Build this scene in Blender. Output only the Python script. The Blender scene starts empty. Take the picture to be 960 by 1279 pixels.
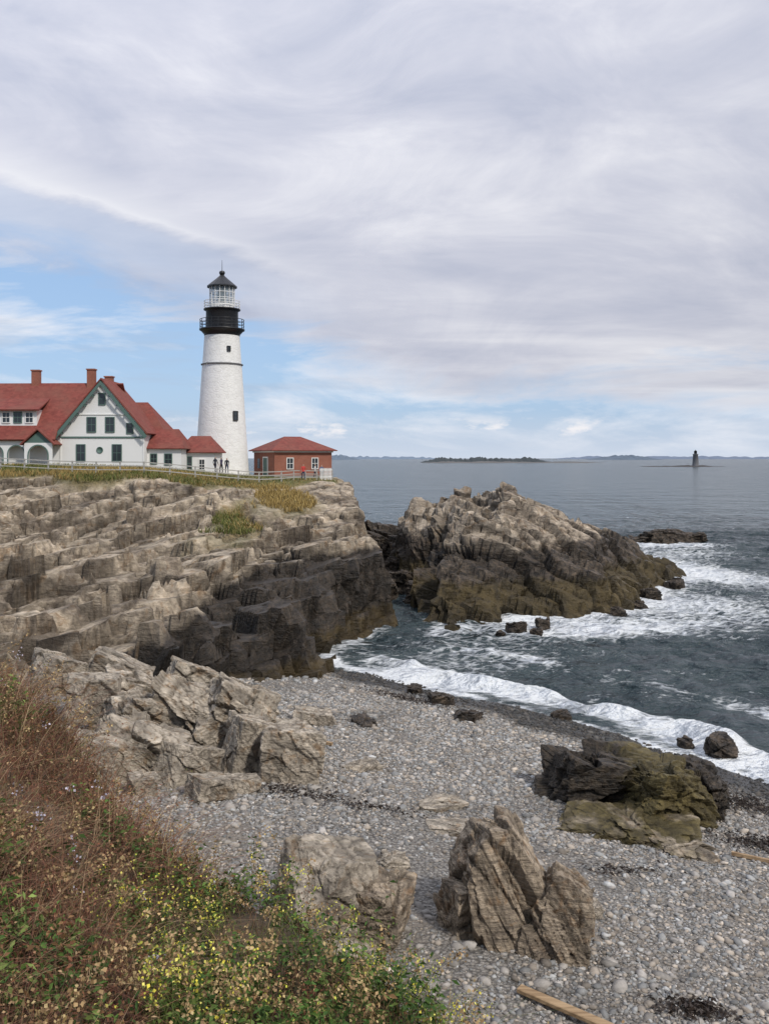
import bpy, bmesh, math
import numpy as np
from mathutils import Vector, Matrix
rng=np.random.default_rng(7)
scene=bpy.context.scene
# ------------------------------------------------------------ numpy noise
U=np.uint32
def H(ix,iy,iz,s):
    h=(ix.astype(np.int32).view(U)*U(0x8da6b343))^(iy.astype(np.int32).view(U)*U(0xd8163841))^(iz.astype(np.int32).view(U)*U(0xcb1ab31f))^U((s*0x9e3779b1)&0xffffffff)
    h=h^(h>>U(15)); h=h*U(0x2c1b3c6d); h=h^(h>>U(12)); h=h*U(0x297a2d39); h=h^(h>>U(15))
    return h
def vn(P,seed=0):
    P=np.asarray(P,dtype=np.float32)
    i=np.floor(P); f=P-i; f=f*f*(3-2*f); i=i.astype(np.int32)
    out=np.zeros(len(P),np.float32)
    for dx in (0,1):
        wx=f[:,0] if dx else 1-f[:,0]
        for dy in (0,1):
            wy=f[:,1] if dy else 1-f[:,1]
            for dz in (0,1):
                wz=f[:,2] if dz else 1-f[:,2]
                out+=wx*wy*wz*(H(i[:,0]+dx,i[:,1]+dy,i[:,2]+dz,seed).astype(np.float32)/4294967296.0)
    return out*2-1
def fbm(P,seed=0,o=4,g=.5):
    P=np.asarray(P,dtype=np.float32); a=1;s=0;t=0
    for k in range(o):
        s=s+a*vn(P*(2.03**k)+k*17.3,seed+k); t+=a; a*=g
    return s/t
def vec3(x,y,z=None):
    return np.stack([x,y,np.zeros_like(x) if z is None else z],1).astype(np.float32)
def facet(P,size,seed,R,an):
    Q=(P@R.T)/(size*np.array(an,np.float32))
    w=np.stack([vn(Q*.9+5,seed+11),vn(Q*.9+9,seed+12),vn(Q*.9+13,seed+13)],1)
    Q=(Q+.14*w).astype(np.float32)
    i=np.floor(Q).astype(np.int32); f=Q-i
    n=len(P); b1=np.full(n,9,np.float32); b2=np.full(n,9,np.float32); bh=np.zeros(n,U); bv=np.zeros((n,3),np.float32)
    for dx in (-1,0,1):
        for dy in (-1,0,1):
            for dz in (-1,0,1):
                h=H(i[:,0]+dx,i[:,1]+dy,i[:,2]+dz,seed)
                vx=dx+(h&U(1023)).astype(np.float32)/1023-f[:,0]
                vy=dy+((h>>U(10))&U(1023)).astype(np.float32)/1023-f[:,1]
                vz=dz+((h>>U(20))&U(1023)).astype(np.float32)/1023-f[:,2]
                d=vx*vx+vy*vy+vz*vz
                m=d<b1
                b2=np.where(m,b1,np.minimum(b2,d)); b1=np.where(m,d,b1); bh=np.where(m,h,bh)
                bv[:,0]=np.where(m,vx,bv[:,0]); bv[:,1]=np.where(m,vy,bv[:,1]); bv[:,2]=np.where(m,vz,bv[:,2])
    h2=bh*U(0x2c1b3c6d); h2=h2^(h2>>U(13)); h3=h2*U(0x297a2d39); h3=h3^(h3>>U(14))
    tone=(h2&U(4095)).astype(np.float32)/4095
    tv=np.stack([((h3)&U(1023)),((h3>>U(10))&U(1023)),((h3>>U(20))&U(1023))],1).astype(np.float32)/511.5-1
    val=(tone*2-1)-(bv*tv).sum(1)*1.3
    return val,np.sqrt(b2)-np.sqrt(b1),tone
def rotm(ax,ay,az):
    return np.array((Matrix.Rotation(az,3,'Z')@Matrix.Rotation(ay,3,'Y')@Matrix.Rotation(ax,3,'X')).transposed(),np.float32)
def rockdisp(P,seed,scales,R,an=(2.2,1.0,.55)):
    D=np.zeros(len(P),np.float32); cr=np.zeros(len(P),np.float32); tn=np.zeros(len(P),np.float32)
    for k,(s,a) in enumerate(scales):
        v,e,t=facet(P,s,seed+k*31,R,an)
        D+=a*v-a*.40*np.exp(-e/.03)
        cr=np.maximum(cr,np.exp(-e/.055)*(.8,1.0,.85,.65)[min(k,3)])
        tn+=t*(.2,.35,.3,.15)[min(k,3)]
    return D,cr,tn
# ------------------------------------------------------------ plan helpers
def segd(x,y,pts,closed=True):
    pts=np.array(pts,np.float32); n=len(pts); best=np.full(len(x),1e9,np.float32)
    for k in range(n if closed else n-1):
        a=pts[k]; b=pts[(k+1)%n]; ab=b-a; t=np.clip(((x-a[0])*ab[0]+(y-a[1])*ab[1])/(ab@ab),0,1)
        d=(x-a[0]-t*ab[0])**2+(y-a[1]-t*ab[1])**2; best=np.minimum(best,d)
    return np.sqrt(best)
def sdp(x,y,pts):
    d=segd(x,y,pts); ins=np.zeros(len(x),bool); n=len(pts)
    for k in range(n):
        ax,ay=pts[k]; bx,by=pts[(k+1)%n]
        if ay==by: continue
        ins^=((ay>y)!=(by>y))&(x<(bx-ax)*(y-ay)/(by-ay)+ax)
    return np.where(ins,d,-d)
def rbf(pts):
    A=np.array(pts,float); xy=A[:,:2]; K=-np.sqrt(((xy[:,None]-xy[None])**2).sum(2)+.5)
    n=len(A); M=np.zeros((n+1,n+1)); M[:n,:n]=K; M[:n,n]=1; M[n,:n]=1
    c=np.linalg.solve(M,np.append(A[:,2],0))
    def f(x,y):
        o=np.full(len(x),c[n])
        for k in range(n): o-=c[k]*np.sqrt((x-xy[k,0])**2+(y-xy[k,1])**2+.5)
        return o.astype(np.float32)
    return f
# ------------------------------------------------------------ mesh helpers
def link(o,parent=None):
    scene.collection.objects.link(o)
    if parent is not None: o.parent=parent
    return o
def mesh_np(name,V,Fc,mat,attrs={},smooth=False,cols=None,parent=None):
    me=bpy.data.meshes.new(name); V=np.asarray(V,np.float32); Fc=np.asarray(Fc,np.int32)
    k=Fc.shape[1]
    me.vertices.add(len(V)); me.vertices.foreach_set('co',V.ravel())
    me.loops.add(Fc.size); me.loops.foreach_set('vertex_index',Fc.ravel())
    me.polygons.add(len(Fc)); me.polygons.foreach_set('loop_start',np.arange(0,Fc.size,k,dtype=np.int32))
    me.polygons.foreach_set('loop_total',np.full(len(Fc),k,np.int32))
    me.polygons.foreach_set('use_smooth',np.full(len(Fc),smooth))
    for a,v in attrs.items():
        at=me.attributes.new(a,'FLOAT','POINT'); at.data.foreach_set('value',np.asarray(v,np.float32))
    if cols is not None:
        at=me.attributes.new('Col','FLOAT_COLOR','POINT'); c=np.ones((len(V),4),np.float32); c[:,:3]=cols; at.data.foreach_set('color',c.ravel())
    me.update(calc_edges=True); me.validate()
    if mat: me.materials.append(mat)
    return link(bpy.data.objects.new(name,me),parent)
def gridf(nx,ny):
    a=np.arange(nx*ny).reshape(ny,nx)
    return np.stack([a[:-1,:-1],a[:-1,1:],a[1:,1:],a[1:,:-1]],-1).reshape(-1,4)
def gnormals(X,Y,Z):
    def d(A,ax): return np.gradient(A,axis=ax)
    ux=np.stack([d(X,1),d(Y,1),d(Z,1)],-1); vy=np.stack([d(X,0),d(Y,0),d(Z,0)],-1)
    n=np.cross(ux,vy); n/=np.linalg.norm(n,axis=-1,keepdims=True)+1e-9
    return n
# ------------------------------------------------------------ node helpers
def N(nt,t,ins={},**pr):
    n=nt.nodes.new(t)
    for k,v in pr.items(): setattr(n,k,v)
    for k,v in ins.items():
        if isinstance(v,bpy.types.NodeSocket): nt.links.new(v,n.inputs[k])
        else: n.inputs[k].default_value=v
    return n
def M(nt,op,a,b=0.0,c=0.0,clamp=False):
    n=N(nt,'ShaderNodeMath',{0:a,1:b,2:c},operation=op,use_clamp=clamp); return n.outputs[0]
def MX(nt,f,a,b,bl='MIX'):
    def c4(v): return v if isinstance(v,bpy.types.NodeSocket) else (*v[:3],1)
    n=nt.nodes.new('ShaderNodeMix'); n.data_type='RGBA'; n.blend_type=bl; n.clamp_result=False
    for i,v in ((0,f),(6,a if isinstance(a,bpy.types.NodeSocket) else c4(a)),(7,b if isinstance(b,bpy.types.NodeSocket) else c4(b))):
        if isinstance(v,bpy.types.NodeSocket): nt.links.new(v,n.inputs[i])
        else: n.inputs[i].default_value=v
    return n.outputs[2]
def RP(nt,f,st,interp='LINEAR'):
    n=N(nt,'ShaderNodeValToRGB',{0:f}); r=n.color_ramp; r.interpolation=interp
    while len(r.elements)<len(st): r.elements.new(.5)
    for e,(p,c) in zip(r.elements,st):
        e.position=p; e.color=(c,c,c,1) if isinstance(c,(int,float)) else (*c,1)
    return n.outputs[0]
def NO(nt,v,s,d=4,r=.5,dist=0.0,out=0):
    return N(nt,'ShaderNodeTexNoise',{'Vector':v,'Scale':s,'Detail':d,'Roughness':r,'Distortion':dist}).outputs[out]
def VO(nt,v,s,feat='F1',out=0,rand=1.0):
    return N(nt,'ShaderNodeTexVoronoi',{'Vector':v,'Scale':s,'Randomness':rand},feature=feat).outputs[out]
def VS(nt,v,s):
    return N(nt,'ShaderNodeVectorMath',{0:v,1:s},operation='MULTIPLY').outputs[0]
def MAPR(nt,v,rot,s):
    return N(nt,'ShaderNodeMapping',{'Vector':v,'Rotation':rot,'Scale':s}).outputs[0]
def GREY(nt,t): return N(nt,'ShaderNodeCombineColor',{0:t,1:t,2:t}).outputs[0]
def POS(nt): return nt.nodes.new('ShaderNodeNewGeometry').outputs['Position']
def AT(nt,n,o='Fac'): return N(nt,'ShaderNodeAttribute',attribute_name=n).outputs[o]
def newmat(name):
    m=bpy.data.materials.new(name); m.use_nodes=True; nt=m.node_tree
    b=[n for n in nt.nodes if n.type=='BSDF_PRINCIPLED'][0]
    return m,nt,b
def setc(nt,b,k,v):
    if isinstance(v,bpy.types.NodeSocket): nt.links.new(v,b.inputs[k])
    elif k=='Base Color': b.inputs[k].default_value=(*v,1)
    else: b.inputs[k].default_value=v
def simple(name,col,rough=.7,var=.12,scale=3.0,metal=0.0,bump=.0,bscale=20):
    m,nt,b=newmat(name); p=POS(nt)
    n=NO(nt,p,scale,6,.6)
    f=M(nt,'MULTIPLY_ADD',n,var*2,1-var)
    c=MX(nt,1.0,col,GREY(nt,f),'MULTIPLY')
    setc(nt,b,'Base Color',c); setc(nt,b,'Roughness',rough); setc(nt,b,'Metallic',metal)
    if bump:
        bn=N(nt,'ShaderNodeBump',{'Height':NO(nt,p,bscale,5),'Strength':.6,'Distance':bump}); setc(nt,b,'Normal',bn.outputs[0])
    return m
# rocks
def mat_rock(name,light=(.47,.395,.305),mid=(.31,.255,.20),dark=(.13,.105,.085),rust=(.30,.19,.10),sc=1.0,weed=(.085,.058,.02),srot=(.5,.35,.6),sd=.85,wl=(.095,.070,.048),patch=0.0,ss=6.0):
    m,nt,b=newmat(name); p=POS(nt)
    st=MAPR(nt,p,srot,(.5*sc,1.2*sc,ss*sc))
    n1=NO(nt,p,.45*sc,10,.62,.6); n2=NO(nt,st,1.0,8,.65,.4); n3=NO(nt,p,3.2*sc,8,.7)
    c=RP(nt,n1,[(.32,mid),(.46,light),(.60,tuple(min(.6,v*1.22) for v in light)),(.72,mid)])
    c=MX(nt,RP(nt,n2,[(.36,sd),(.50,0.0)]),c,dark)
    c=MX(nt,RP(nt,NO(nt,p,1.1*sc,6,.6,1.0),[(.54,0.0),(.66,.75)]),c,rust)
    if patch: c=MX(nt,RP(nt,NO(nt,p,.22,9,.68,.8),[(.50,0.0),(.60,patch)]),c,(.115,.088,.066))
    t=M(nt,'MULTIPLY_ADD',AT(nt,'tone'),1.4,.32)
    t=M(nt,'MULTIPLY',t,RP(nt,n3,[(.3,.70),(.65,1.14)]))
    c=MX(nt,1.0,c,GREY(nt,t),'MULTIPLY')
    c=MX(nt,M(nt,'MULTIPLY',AT(nt,'crack'),.92),c,(.034,.027,.021))
    wn=M(nt,'ADD',AT(nt,'wet'),M(nt,'MULTIPLY_ADD',NO(nt,p,.7*sc,6,.6),.9,-.45))
    wf=RP(nt,wn,[(.38,0.0),(.62,1.0)])
    blk=MX(nt,RP(nt,n3,[(.4,0.0),(.68,.75)]),(.026,.022,.018),wl)
    wd=MX(nt,RP(nt,M(nt,'ADD',AT(nt,'weed'),M(nt,'MULTIPLY_ADD',NO(nt,p,1.3*sc,6,.6),.9,-.45)),[(.40,0.0),(.65,1.0)]),blk,MX(nt,n3,(.022,.016,.008),weed))
    wd=MX(nt,M(nt,'MULTIPLY',AT(nt,'crack'),.8),wd,(.008,.007,.006))
    tw=M(nt,'MULTIPLY_ADD',AT(nt,'tone'),1.9,.20)
    wd=MX(nt,1.0,wd,GREY(nt,tw),'MULTIPLY')
    c=MX(nt,wf,c,wd)
    gcol=MX(nt,RP(nt,NO(nt,p,.35,5,.6),[(.35,0.0),(.65,1.0)]),(.10,.115,.03),(.26,.19,.075))
    gcol=MX(nt,RP(nt,NO(nt,p,5,4,.6),[(.35,.6),(.6,0.0)]),gcol,(.04,.045,.018))
    c=MX(nt,AT(nt,'grass'),c,gcol)
    setc(nt,b,'Base Color',c); setc(nt,b,'Roughness',M(nt,'MULTIPLY_ADD',wf,-.38,.88)); setc(nt,b,'Specular IOR Level',.35)
    hh=M(nt,'ADD',M(nt,'MULTIPLY',NO(nt,p,4*sc,10,.65),1.0),M(nt,'MULTIPLY',n2,.9))
    bn=N(nt,'ShaderNodeBump',{'Height':hh,'Strength':1.0,'Distance':.18/sc}); setc(nt,b,'Normal',bn.outputs[0])
    return m
m_rock=mat_rock('rock_ledge',srot=(.3,-.25,.3),sd=.6,patch=.7,ss=3.2,light=(.49,.41,.31),mid=(.33,.27,.205))
m_boul=mat_rock('rock_boulder',light=(.46,.40,.32),mid=(.33,.285,.23),sc=2.2,sd=.35,ss=3.5)
m_boulv=mat_rock('rock_upright',light=(.40,.325,.24),mid=(.26,.21,.16),rust=(.28,.165,.08),sc=2.2,srot=(1.2,.95,.25),sd=.7)
m_isl=mat_rock('rock_island',light=(.48,.405,.315),mid=(.31,.255,.20),weed=(.105,.076,.028),srot=(.6,.4,-.2),wl=(.17,.125,.085),patch=.4,ss=3.5,sd=.6)
m_weedr=mat_rock('rock_seaweed',weed=(.19,.15,.055),sc=1.6,wl=(.12,.09,.06))
# ------------------------------------------------------------ beach / bluff functions
WL=[(-3,53.5),(0.8,49.5),(4.7,45.5),(9.8,40.2),(13.7,34.4),(19,27),(28,14),(45,-5)]
LANDP=WL+[(45,-60),(-60,-60),(-60,95),(-12,95)]
def beach_d(x,y): return sdp(x,y,LANDP)
def beach_h(x,y):
    d=beach_d(x,y)+.7*vn(vec3(x*.25,y*.25),3)
    return (np.where(d>0,.125*d-.0012*d*d*.5,.16*d)+.09*fbm(vec3(x*.5,y*.5),5,3)).astype(np.float32)
TOE=[(-16,40),(-12,30),(-6.2,19),(-2.2,14.5),(1.4,11.2),(4.4,8),(7.6,0),(9,-20),(-60,-20),(-60,38)]
def bluff_h(x,y):
    d=sdp(x,y,TOE)+.5*vn(vec3(x*.5,y*.5),8)
    z=2.2+np.where(d>0,np.minimum(1.8*d,4.6),d*1.8)+.33*np.maximum(0,d-2.55)
    fade=np.clip((19-y)/6,0,1)
    z=z+.42*np.maximum(0,-x-2)*fade*np.clip(d/2,0,1)
    cap=np.interp(y,[-5,3,8,14,20,30,40],[13,10.2,9.6,8.3,6.0,4.3,3.6])
    z=np.minimum(z,cap+.15*fbm(vec3(x*.4,y*.4),4,3))
    z=z+np.clip(3.5-y,0,9)*.30*np.clip(d/3,0,1)
    return (z+.26*fbm(vec3(x,y),9,4)).astype(np.float32)
HEAD=[(-3.8,50),(-3.4,54),(-2.5,60),(0.0,65.5),(0.5,69),(-0.4,75),(-1.0,84),(-1.7,95),(-1.2,101),(-3,112),(-5,124),(-12,138),(-40,150),(-100,155),(-100,30),(-20,32),(-12.8,38),(-9.2,42.2),(-6.6,45.2)]
head_i=rbf([(-36.6,88,10.9),(-45,88,11.0),(-60,88,11.2),(-22.9,88,10.5),(-18,89,9.9),(-12,92,9.1),(-6.8,98,9.4),(-4.3,101,9.3),(-2.2,93,7.9),(-3,88,7.5),(-20,114,10.0),(-13,112,9.5),(-7,115,9.7),(-18,101,10.35),(-10,103,9.6),
 (-33,100,11.2),(-43,100,11.2),(-25,103,10.8),(-21,106,10.4),(-60,110,11.2),(-20,130,9),(-50,130,10),(-29,70,7.1),(-23.7,72,6.9),(-18.9,78,7.7),(-14,82,8.1),(-27,80,8.7),(-38,78,9.0),(-10.1,78,6.8),(-4.2,80,6.7),(-5,70,5.7),(-2,74,5.6),(-9.7,62,5.2),
 (-14,58,5.2),(-19,58,5.5),(-21.6,52,4.9),(-17.5,42,3.9),(-14.8,45,3.7),(-11.6,48,3.9),(-8.4,54,3.9),(-5,57,3.7),(-3,62,3.8),(-9.7,43,2.8),(-30,50,6),(-40,60,8),(-25,38,4.2),(-11,40,2.6)])
def head_base(x,y):
    d=sdp(x,y,HEAD)+.8*vn(vec3(x*.35,y*.35),21)
    s=np.interp(y,[40,50,62,75,200],[1.0,1.5,2.2,5,5])
    zb=np.clip(beach_h(x,y),-1.0,4)
    zb=np.where(y>52,np.minimum(zb,0),zb)
    cl=zb-.4+np.where(d>0,s*d,d*2.5)
    return np.minimum(head_i(x,y),cl).astype(np.float32)
ISL=[(4.3,64.8),(7,66.5),(9.7,69.5),(13.5,69.8),(18.3,72.6),(22.6,81.0),(29.8,93),(30,100),(22,108),(10,110),(3,104),(.9,96),(.9,90.5),(2.6,84.5),(3.0,76),(3.4,70)]
isl_i=rbf([(1.2,92,6.2),(2.6,89,8.9),(4.6,87,9.7),(6.5,87,9.9),(9.2,87,9.8),(11.8,86,9.2),(13.2,87,8.0),(15,88,7.3),(16.8,88,6.8),(18.3,88,5.7),(22,88,3.8),(25,90,2.3),(28,93,1.0),
 (9,72,3.6),(8.2,78,6.9),(12,80,6.6),(15.2,80,4.1),(5.0,78,6.9),(4.3,73,4.2),(4.7,68,1.7),(10,71,1.4),(18,76,1.9),(20,80,2.2),(8,100,4),(15,100,3.4),(3,100,3.5),(22,98,1.4)])
def isl_base(x,y):
    d=sdp(x,y,ISL)+.7*vn(vec3(x*.4,y*.4),22)
    s=np.interp(x,[2,5,9,40],[4,2.2,1.1,1.0])
    return np.minimum(isl_i(x,y),-.5+np.where(d>0,s*d,d*2)).astype(np.float32)
RS=rotm(.50,-.35,.60)
def rock_sheet(name,x0,x1,y0,y1,stp,base,scales,seed,R,mat,wetf,grassf=None,grow=1.0,ampf=None,an=(2.2,1,.55),bed=(-.2,.0,1.0),bedL=1.2,bedS=.7):
    xs=np.arange(x0,x1,stp); ys=[y0]
    while ys[-1]<y1: ys.append(ys[-1]+stp*(1+(ys[-1]-y0)/(y1-y0)*grow))
    ys=np.array(ys); X,Y=np.meshgrid(xs,ys); sh=X.shape; x=X.ravel().astype(np.float32); y=Y.ravel().astype(np.float32)
    z=base(x,y); Z=z.reshape(sh); n=gnormals(X,Y,Z).reshape(-1,3).astype(np.float32)
    g=grassf(x,y,z) if grassf is not None else np.zeros_like(x)
    P=np.stack([x,y,z],1)
    D,cr,tn=rockdisp(P,seed,scales,R,an)
    am=(ampf(x,y) if ampf is not None else 1.0)
    big=fbm(P*.12,seed+5,3)
    n=n*.75+np.array([0,0,.25],np.float32)
    P=P+n*(D*(1-g)*am)[:,None]; P[:,2]+=big*(1-g)*.9*am-(1-am)*.25*(1-g)
    # bedding ledges along a tilted bedding plane
    for L_,S_,sd_ in ((bedL,bedS,1),(bedL*.36,bedS*.8,2)):
        q=(P@np.array(bed,np.float32))+1.1*fbm(P*.16,seed+60+sd_,3)
        u=q/L_; fr_=u-np.floor(u); sm=np.clip((fr_-.62)/.34,0,1); sm=sm*sm*(3-2*sm)
        P[:,2]+=(S_*(sm-fr_)*L_*(1-g)*am)
        rs=np.exp(-((fr_-.66)/.09)**2)*(.75 if sd_==1 else .45)*np.clip(.6+1.2*vn(P*.5,seed+70),0,1)
        cr=np.maximum(cr,rs)  # ledge risers are darkened too, merged into the crack mask
        hb=H(np.floor(u).astype(np.int32),np.zeros(len(u),np.int32),np.zeros(len(u),np.int32),sd_+seed).astype(np.float32)/4294967296.0
        tn=tn*.82+.18*hb
    P[:,2]+=g*.12*fbm(vec3(x*.8,y*.8),31,3)
    keep=P[:,2].reshape(sh)>-1.6
    F=gridf(sh[1],sh[0]); F=F[keep.ravel()[F].any(1)]
    w,wd=wetf(P)
    return mesh_np(name,P,F,mat,dict(tone=tn,crack=cr*(1-g),wet=w,weed=wd,grass=g))
def hgrass(x,y,z):
    e=np.interp(x,[-60,-37,-23,-15,-10,-6,-2],[84,84,85,88,93,101,114])+2.6*fbm(vec3(x*.22,y*.22),41,3)
    g=np.clip((y-e)/1.0,0,1)
    p=np.clip((fbm(vec3(x*.16,y*.16),44,4)-.20)*7,0,1)*np.clip((y-66)/8,0,1)*np.clip((-7-x)/4,0,1)
    tuft=np.clip(1.6-np.hypot((x+9.2)/2.6,(y-86)/4.5),0,1)
    dd=sdp(x,y,HEAD)
    return np.maximum(np.maximum(g,p*.8),tuft*.9)*np.clip(dd/2-1,0,1)
def wet_head(P):
    x,y,z=P[:,0],P[:,1],P[:,2]
    lv=np.interp(x,[-20,-15,-11,-8,-4,0],[-1,1.6,3.4,4.8,5.1,5.2])
    return np.clip((lv-z)/1.8+.5,0,1),np.clip((1.6-z)/1.5+.30,0,1)
rock_sheet('rocky_headland',-78,3.5,30,150,.14,head_base,[(8,.85),(3.6,.62),(1.6,.32),(.7,.11)],104,RS,m_rock,wet_head,hgrass,1.5,lambda x,y:np.interp(y,[70,84,90],[1,.6,.3]),(1.8,1,.6),(-.22,.0,1.0),1.35,.75)
def wet_isl(P):
    x,y,z=P[:,0],P[:,1],P[:,2]
    lv=np.interp(x,[0,6,14,20,30],[5.2,4.4,4.6,5.0,5.3])
    return np.clip((lv-z)/2.2+.5,0,1),np.clip((2.8-z)/2.2+.35,0,1)
RI=rotm(.65,.32,-.15)
rock_sheet('rock_island',-1.5,33,61,113,.13,isl_base,[(7,.6),(3.2,.60),(1.4,.30),(.6,.11)],300,RI,m_isl,wet_isl,None,.8,lambda x,y:np.interp(y,[76,84],[1,.75]),(2.2,1,.55),(.45,.15,1.0),1.1,.5)
# ------------------------------------------------------------ beach
m_beach,nt,b=newmat('pebble_shingle'); p=POS(nt)
pw=VS(nt,p,(1,1,.3))
v1=N(nt,'ShaderNodeTexVoronoi',{'Vector':pw,'Scale':11.0}); v2=N(nt,'ShaderNodeTexVoronoi',{'Vector':pw,'Scale':26.0})
hs=N(nt,'ShaderNodeSeparateColor',{0:v1.outputs['Color']}).outputs[0]; hs2=N(nt,'ShaderNodeSeparateColor',{0:v2.outputs['Color']}).outputs[0]
c=MX(nt,.5,RP(nt,hs,[(0,(.15,.14,.125)),(.5,(.26,.24,.215)),(.9,(.36,.335,.30)),(1,(.44,.42,.38))]),RP(nt,hs2,[(0,(.12,.11,.10)),(.6,(.27,.25,.22)),(1,(.39,.365,.33))]))
c=MX(nt,RP(nt,v1.outputs['Distance'],[(.35,0.0),(.75,.8)]),c,(.065,.058,.05))
c=MX(nt,RP(nt,NO(nt,p,.35,6,.6),[(.52,0.0),(.66,.75)]),c,(.22,.185,.15))
c=MX(nt,AT(nt,'wet'),c,MX(nt,hs,(.02,.02,.02),(.07,.065,.06)))
setc(nt,b,'Base Color',c); setc(nt,b,'Roughness',M(nt,'MULTIPLY_ADD',AT(nt,'wet'),-.45,.85))
bn=N(nt,'ShaderNodeBump',{'Height':M(nt,'ADD',M(nt,'MULTIPLY',v1.outputs['Distance'],-1.0),M(nt,'MULTIPLY',v2.outputs['Distance'],-.4)),'Strength':1.0,'Distance':.06}); setc(nt,b,'Normal',bn.outputs[0])
xs=np.arange(-22,46,.22); ys=np.arange(-20,60,.22); X,Y=np.meshgrid(xs,ys); x=X.ravel();y=Y.ravel(); z=beach_h(x,y)
d=beach_d(x,y); wet=np.clip((3.1+1.5*fbm(vec3(x*.4,y*.4),14,3)-d)/1.4,0,1)
Fg=gridf(len(xs),len(ys)); Fg=Fg[(z>-1.2)[Fg].any(1)]
mesh_np('pebble_beach',np.stack([x,y,z],1),Fg,m_beach,dict(wet=wet),True)
ico=bmesh.new(); bmesh.ops.create_icosphere(ico,subdivisions=1,radius=1); IV=np.array([v.co[:] for v in ico.verts],np.float32); IF=np.array([[v.index for v in f.verts] for f in ico.faces]); ico.free()
def stones(name,x,y,z,r,cols,mat):
    n=len(x); a=rng.uniform(0,6.28,n); s=np.stack([r,r*rng.uniform(.55,.9,n),r*rng.uniform(.3,.6,n)],1)
    V=IV[None]*s[:,None]*rng.uniform(.80,1.15,(n,12,1)); ca,sa=np.cos(a)[:,None],np.sin(a)[:,None]; t=rng.uniform(-.35,.35,n)[:,None]
    vx=V[...,0]; vy=V[...,1]; vz=V[...,2]+t*vx
    V=np.stack([vx*ca-vy*sa+x[:,None],vx*sa+vy*ca+y[:,None],vz+z[:,None]],-1)
    F=(IF[None]+(np.arange(n)*12)[:,None,None]).reshape(-1,3)
    return mesh_np(name,V.reshape(-1,3),F,mat,{},True,np.repeat(cols,12,0))
m_peb,nt,b=newmat('pebbles'); p=POS(nt)
f=RP(nt,NO(nt,p,14,4),[(.3,.8),(.7,1.15)]); setc(nt,b,'Base Color',MX(nt,1.0,AT(nt,'Col','Color'),f,'MULTIPLY')); setc(nt,b,'Roughness',.8)
n=210000; x=rng.uniform(-11,22,n); y=12+42*rng.uniform(0,1,n)**1.45; d=beach_d(x,y); bz=beach_h(x,y)
k=(d>-.3)&(np.abs(x)<y*.45+1)&(bluff_h(x,y)<bz+.25)&(head_base(x,y)<bz+.4)
k&=(rng.uniform(0,1,n)<np.clip(1.15-1.1*np.clip(fbm(vec3(x*.22,y*.22),57,3)*2.2,0,1),.25,1))
x,y,d,bz=x[k],y[k],d[k],bz[k]; n=len(x); r=np.clip(rng.lognormal(-3.24,.47,n),.018,.15)*np.interp(y,[14,45],[.95,1.5])
g=rng.choice([.11,.15,.19,.23,.28,.37],n,p=[.12,.2,.26,.24,.14,.04])*rng.uniform(.85,1.15,n); g=g*1.36
tint=rng.uniform(0,1,(n,1)); col=g[:,None]*np.where(tint>.66,[[1.15,1.0,.83]],np.where(tint>.36,[[1.07,1.0,.92]],[[1.0,1.0,.97]]))
pw_=np.clip((3.3+1.5*fbm(vec3(x*.4,y*.4),14,3)-d)/1.4,0,1); pt=np.clip((fbm(vec3(x*.35,y*.35),19,3)-.2)*4,0,1)*.3
col=col*(1-.80*pw_-pt*(1-pw_))[:,None]
stones('beach_pebbles',x,y,bz+r*.12,r,col,m_peb)
n=1500; x=rng.uniform(-10,20,n); y=rng.uniform(13,50,n); d=beach_d(x,y); bz=beach_h(x,y)
k=(d>.2)&(bluff_h(x,y)<bz+.3)&(head_base(x,y)<bz+.5)&(fbm(vec3(x*.3,y*.3),51,3)>-.05); x,y,bz,d=x[k],y[k],bz[k],d[k]; n=len(x); r=rng.uniform(.09,.24,n); g=rng.uniform(.18,.36,n)
stones('beach_cobbles',x,y,bz+r*.05,r,(g*np.where(d<3,.35,1))[:,None]*np.array([[1.08,1.0,.9]]),m_peb)
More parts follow.
